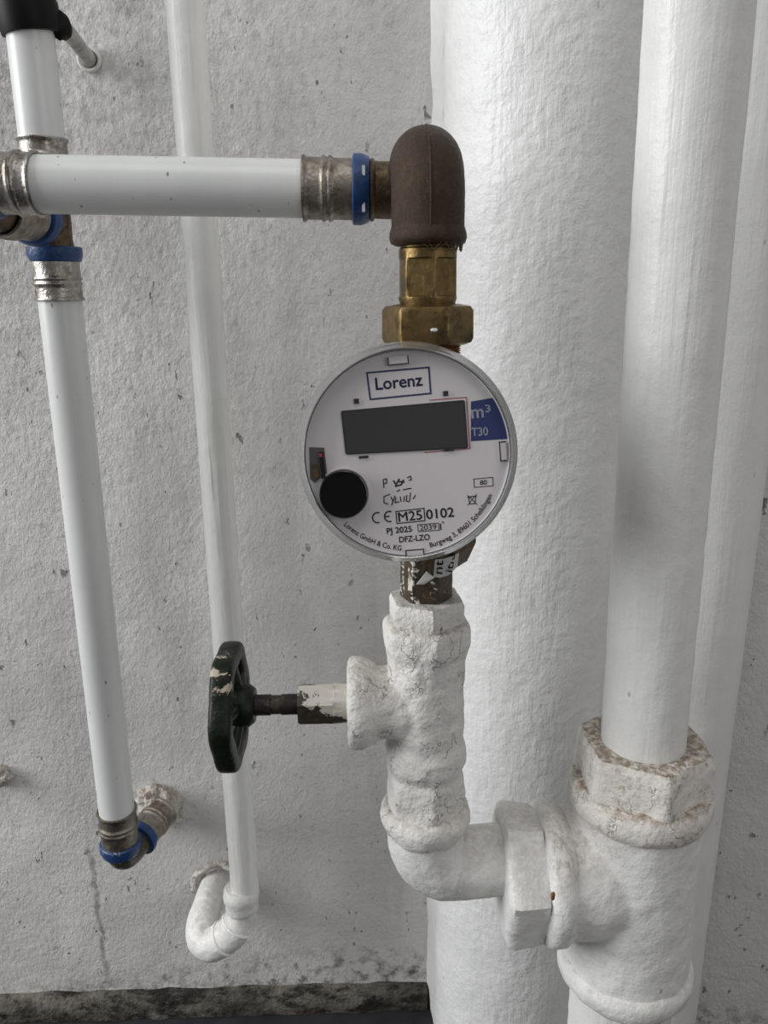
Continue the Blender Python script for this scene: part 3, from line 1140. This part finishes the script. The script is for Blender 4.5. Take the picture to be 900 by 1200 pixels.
scr = [F(399.5, 481.5), F(544.5, 468.6), F(548.6, 525.2), F(405, 532.8)]
poly('display_bezel', rounded(scr, 3 * PXM), 'lcdframe', .0006, thick=.0006)
ins = []
cx, cy = sum(p[0] for p in scr) / 4, sum(p[1] for p in scr) / 4
for u, v in scr:
    ins.append((cx + (u - cx) * .975, cy + (v - cy) * .94))
poly('display', rounded(ins, 2 * PXM), 'lcd', .0007)
strip('red_line', [F(503, 469), F(546.7, 465.6), F(550.6, 525.6), F(497, 530.5)], 1.0 * PXM, 'red')
for (x, y, w_, h_) in ((417.8, 470.3, 6, 6), (522.2, 461.3, 6, 6), (426.3, 535.6, 11.5, 3.2), (526, 527.3, 12, 3)):
    u, v = F(x, y)
    w2, h2 = w_ * PXM / 2, h_ * PXM / 2
    poly('sensor_mark', [(u - w2, v - h2), (u + w2, v - h2), (u + w2, v + h2), (u - w2, v + h2)], 'ink', .0009)
# blue tag with m3 and T30, its right side following the rim
a, b_ = Vector(F(575, 467.5)), Vector(F(593.5, 514.5))
rr_ = RM * .932
f0, f1 = math.atan2(a.y, a.x), math.atan2(b_.y, b_.x)
tag_pts = [F(551.8, 470.6)] + [(rr_ * math.cos(f0 + (f1 - f0) * i / 10), rr_ * math.sin(f0 + (f1 - f0) * i / 10)) for i in range(11)] + [F(551.8, 517)]
poly('unit_tag', tag_pts, 'tagblue', .00012)
write('m', (552.8, 490.2), (567, 488.8), 10, 'pale')
write('3', (569, 483), (575, 482.3), 8.5, 'pale', bold=.016)
write('T30', (552.8, 511), (572, 509.8), 9.5, 'pale')
# 80 in a box
strip('number_frame', [F(555.2, 561.4), F(577.4, 559.3), F(577.8, 569.3), F(555.8, 571)], .9 * PXM, 'ink', closed=True)
write('80', (562.5, 568.3), (570.8, 567.6), 5.5)
# crossed-out bin
strip('bin_mark', [F(549, 583), F(550.5, 590.5), F(556.5, 590), F(557.4, 582.3)], 1.1 * PXM, 'ink')
strip('bin_mark', [F(547.6, 582.6), F(558.6, 581.2)], 1.3 * PXM, 'ink')
strip('bin_mark', [F(547.5, 580), F(559.5, 591.5)], .8 * PXM, 'ink')
strip('bin_mark', [F(558.6, 578.8), F(548, 592)], .8 * PXM, 'ink')


# CE mark: two open arcs
def arcpts(px, py, r, a0, a1, n=14):
    return [F(px + r * math.cos(math.radians(a0 + (a1 - a0) * i / n)), py - r * math.sin(math.radians(a0 + (a1 - a0) * i / n))) for i in range(n + 1)]


strip('ce_mark', arcpts(442.6, 606.6, 6.0, 70, 290), 1.7 * PXM, 'ink')
strip('ce_mark', arcpts(456.6, 605.2, 6.0, 70, 290), 1.7 * PXM, 'ink')
strip('ce_mark', [F(451, 605.5), F(456.5, 605.0)], 1.7 * PXM, 'ink')
strip('number_frame', [F(464, 599.4), F(496.8, 595.6), F(498, 610.2), F(465.2, 613.4)], 1.3 * PXM, 'ink', closed=True)
write('M25', (467.2, 611.4), (495, 608.4), 11.2)
write('0102', (499.8, 608.4), (532.4, 605.2), 11.4, bold=.016)
write('PJ 2025', (453.4, 625.6), (483, 622.8), 7.0, bold=.022)
strip('number_frame', [F(489.4, 614.8), F(513.6, 613), F(514.6, 621.3), F(490.2, 623)], .9 * PXM, 'ink', closed=True)
strip('number_frame', [F(516, 613.5), F(516.6, 621)], 1.6 * PXM, 'ink')
strip('number_frame', [F(518.4, 611), F(519.6, 613.2)], 1.4 * PXM, 'ink')
write('2039', (492.2, 621.8), (511.6, 620.2), 6.4, bold=.006)
write('DFZ-LZO', (468, 635.6), (504, 632.4), 7.0, bold=.022)
write_arc('Lorenz GmbH & Co. KG', (402.8, 615.5), (470.3, 645.2), 6.2)
write_arc('Burgweg 3, 89601 Schelklingen', (504.3, 641.6), (577.0, 580.5), 6.2)
# smudged stamp, two rows of broken strokes
sm_ = [[(449, 562), (450, 572)], [(449, 562), (453, 561), (453, 566), (450, 567)], [(461, 563), (464, 568), (468, 561)], [(463, 570), (470, 568), (473, 562)], [(466, 564), (474, 565)],
       [(477, 560), (481, 558), (482, 562), (479, 563)], [(465, 576), (469, 574)], [(472, 574), (482, 572)],
       [(457, 579), (450, 582), (450, 589), (455, 591)], [(458, 582), (461, 588)], [(463, 581), (459, 592)], [(464, 583), (463, 589), (468, 588)], [(469, 582), (470, 588)], [(473, 588), (474, 581)],
       [(477, 580), (476, 587), (480, 588)], [(481, 577), (480, 587)], [(484, 585), (487, 580)]]
for k, s_ in enumerate(sm_):
    strip('smudged_stamp', [F(x, y) for x, y in s_], (1.9 if k in (2, 3, 4) else 1.3) * PXM, 'ink')

# optical port
u, v = F(403.3, 578.2)
pc = MC + back * FD + MU * u + MV * v
obj('port_ring', MB().lathe(pc, nrm, [(0, 31.5 * PXM), (.0008, 31.2 * PXM), (.0010, 29 * PXM), (.0006, 28 * PXM)], 64, cap0=False, cap1=False), M['face'], face)
obj('optical_port', MB().lathe(pc, nrm, [(0, 28.5 * PXM), (.0042, 28.3 * PXM), (.0052, 27 * PXM), (.0050, 24 * PXM), (.0042, 15 * PXM), (.004, .0001)], 64, cap1=False), M['gloss'], meter, label='round black optical port on the face')
# slot with a brass contact at the left rim
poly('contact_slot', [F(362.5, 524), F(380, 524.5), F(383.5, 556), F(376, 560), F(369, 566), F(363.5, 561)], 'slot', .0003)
u, v = F(378.2, 545)
obj('contact_strip', MB().box(MC + back * (FD - .0012) + MU * u + MV * v, 5 * PXM, .0016, 31 * PXM, Matrix((MU, nrm, MV)).transposed()), M['gloss'], meter, smooth=False)
u, v = F(370.0, 552)
obj('contact_strip', MB().box(MC + back * (FD - .0010) + MU * u + MV * v, 6 * PXM, .0012, 16 * PXM, Matrix((MU, nrm, MV)).transposed()), M['brass'], meter, smooth=False, label='brass contact')
u, v = F(376, 533)
obj('contact_strip', MB().box(MC + back * (FD - .0016) + MU * u + MV * v, 4 * PXM, .0010, 4 * PXM, Matrix((MU, nrm, MV)).transposed()), M['red'], meter, smooth=False, label='small red contact')
# clips of the cover on three sides
for (x, y, w_, h_) in ((466.5, 422.5, 23, 9), (589, 528.5, 7.5, 22), (486, 647.3, 21, 8)):
    u, v = F(x, y)
    cc = MC + back * (FD - .0008) + MU * u + MV * v
    o = obj('cover_clip', MB().box(cc, w_ * PXM, .0016, h_ * PXM, Matrix((MU, nrm, MV)).transposed()), M['face'], meter, smooth=False)
    w2, h2 = w_ * PXM / 2, h_ * PXM / 2
    pts_ = [(u - w2, v + h2), (u - w2, v - h2), (u + w2, v - h2), (u + w2, v + h2)]
    if w_ < 10:
        pts_ = [(u + w2, v - h2), (u - w2, v - h2), (u - w2, v + h2), (u + w2, v + h2)]
    if y > 600:
        pts_ = [(u - w2, v - h2), (u - w2, v + h2), (u + w2, v + h2), (u + w2, v - h2)]
    strip('clip_groove', pts_, 1.4 * PXM, 'ink', .00175, parent=o)

# brass body behind: threaded ends and flow tube
obj('flow_tube', MB().lathe(vx, z, [(vz(700), vr(27, 700)), (vz(560), vr(29, 560)), (vz(530), vr(36, 530)), (vz(470), vr(36, 470)), (vz(440), vr(30, 440))], 60, sub=.004), M['darkbrass'], meter)
prof = []
z0_, z1_ = vz(440), vz(402)
nth = 30
for i in range(nth + 1):
    prof.append((z0_ + (z1_ - z0_) * i / nth, vr(38 + (1.4 if i % 2 else -1.4), 410)))
obj('thread', MB().lathe(vx, z, prof, 60), M['copper'], meter)
obj('outlet', MB().lathe(vx, z, [(vz(724), vr(26, 720)), (vz(722), vr(30.5, 720), .9), (vz(650), vr(30.5, 680), .9), (vz(648), vr(28, 660))], 72, .0002, 200, ph=.1, sub=.003), M['tail'], meter, angle=40, centre=vx + Vector((0, 0, vz(690))), label='dark brass outlet with scraps of white paint')
obj('outlet_nut', MB().lathe(vx + Vector((.004, .006, 0)), z, [(vz(662), vr(40, 660), 1), (vz(640), vr(50, 645), 1), (vz(630), vr(50, 635), 1)], 60, ph=.1), M['darkbrass'], meter, angle=40)
# paper label strip hanging below the cover
pl = []
fr_ = Vector((0, -1, 0))
q0, q1, q2, q3 = P(512, 652, .318), P(534, 652, .318), P(536, 661, .322), P(520, 676, .324)
mb = MB()
row = [P(x, y, L) for x, y, L in ((510, 656, .316), (520, 655, .316), (530, 652, .316), (538, 648, .318))]
row2 = [P(x, y, L) for x, y, L in ((508, 676, .322), (516, 677, .322), (526, 674, .322), (536, 664, .324))]
row3 = [P(x, y, L) for x, y, L in ((487, 687, .328), (497, 684, .327), (506, 680, .326), (512, 678, .326))]
mb.v = row + row2 + [v + Vector((0, .0004, 0)) for v in row] + [v + Vector((0, .0004, 0)) for v in row2]
for i in range(3):
    mb.f.append((i, i + 4, i + 5, i + 1))
    mb.f.append((i + 8, i + 9, i + 13, i + 12))
ls = obj('label_strip', mb, M['paper'], meter, angle=180)
mb = MB()
tri = [P(488, 685, .326), P(500, 670, .324), P(509, 677, .324), P(497, 685, .326)]
mb.v = tri + [v + Vector((0, .0005, 0)) for v in tri]
mb.f = [(0, 3, 2, 1), (4, 5, 6, 7), (0, 4, 7, 3), (3, 7, 6, 2), (2, 6, 5, 1), (1, 5, 4, 0)]
obj('label_scrap', mb, M['paper'], meter, smooth=False)


def write3(s, p0, p1, hpx, parent):
    vs, fs = glyphs(s, .01)
    xa, xb = min(v.x for v in vs), max(v.x for v in vs)
    yb = max(v.y for v in vs)
    d = p1 - p0
    nn = (CAM - p0).normalized()
    n = nn.cross(d).normalized()
    k = W(hpx, p0) / yb
    mb = MB()
    for v in vs:
        mb.v.append(p0 + d * ((v.x - xa) / (xb - xa)) + n * (v.y * k) + nn * .0006)
    mb.f = fs
    obj('lettering', mb, M['ink'], parent, smooth=False)


write3('nt', P(518, 673, .3195), P(519.5, 657, .3165), 8, ls)
write3('itfe', P(530, 671, .320), P(533.5, 649, .3165), 8, ls)
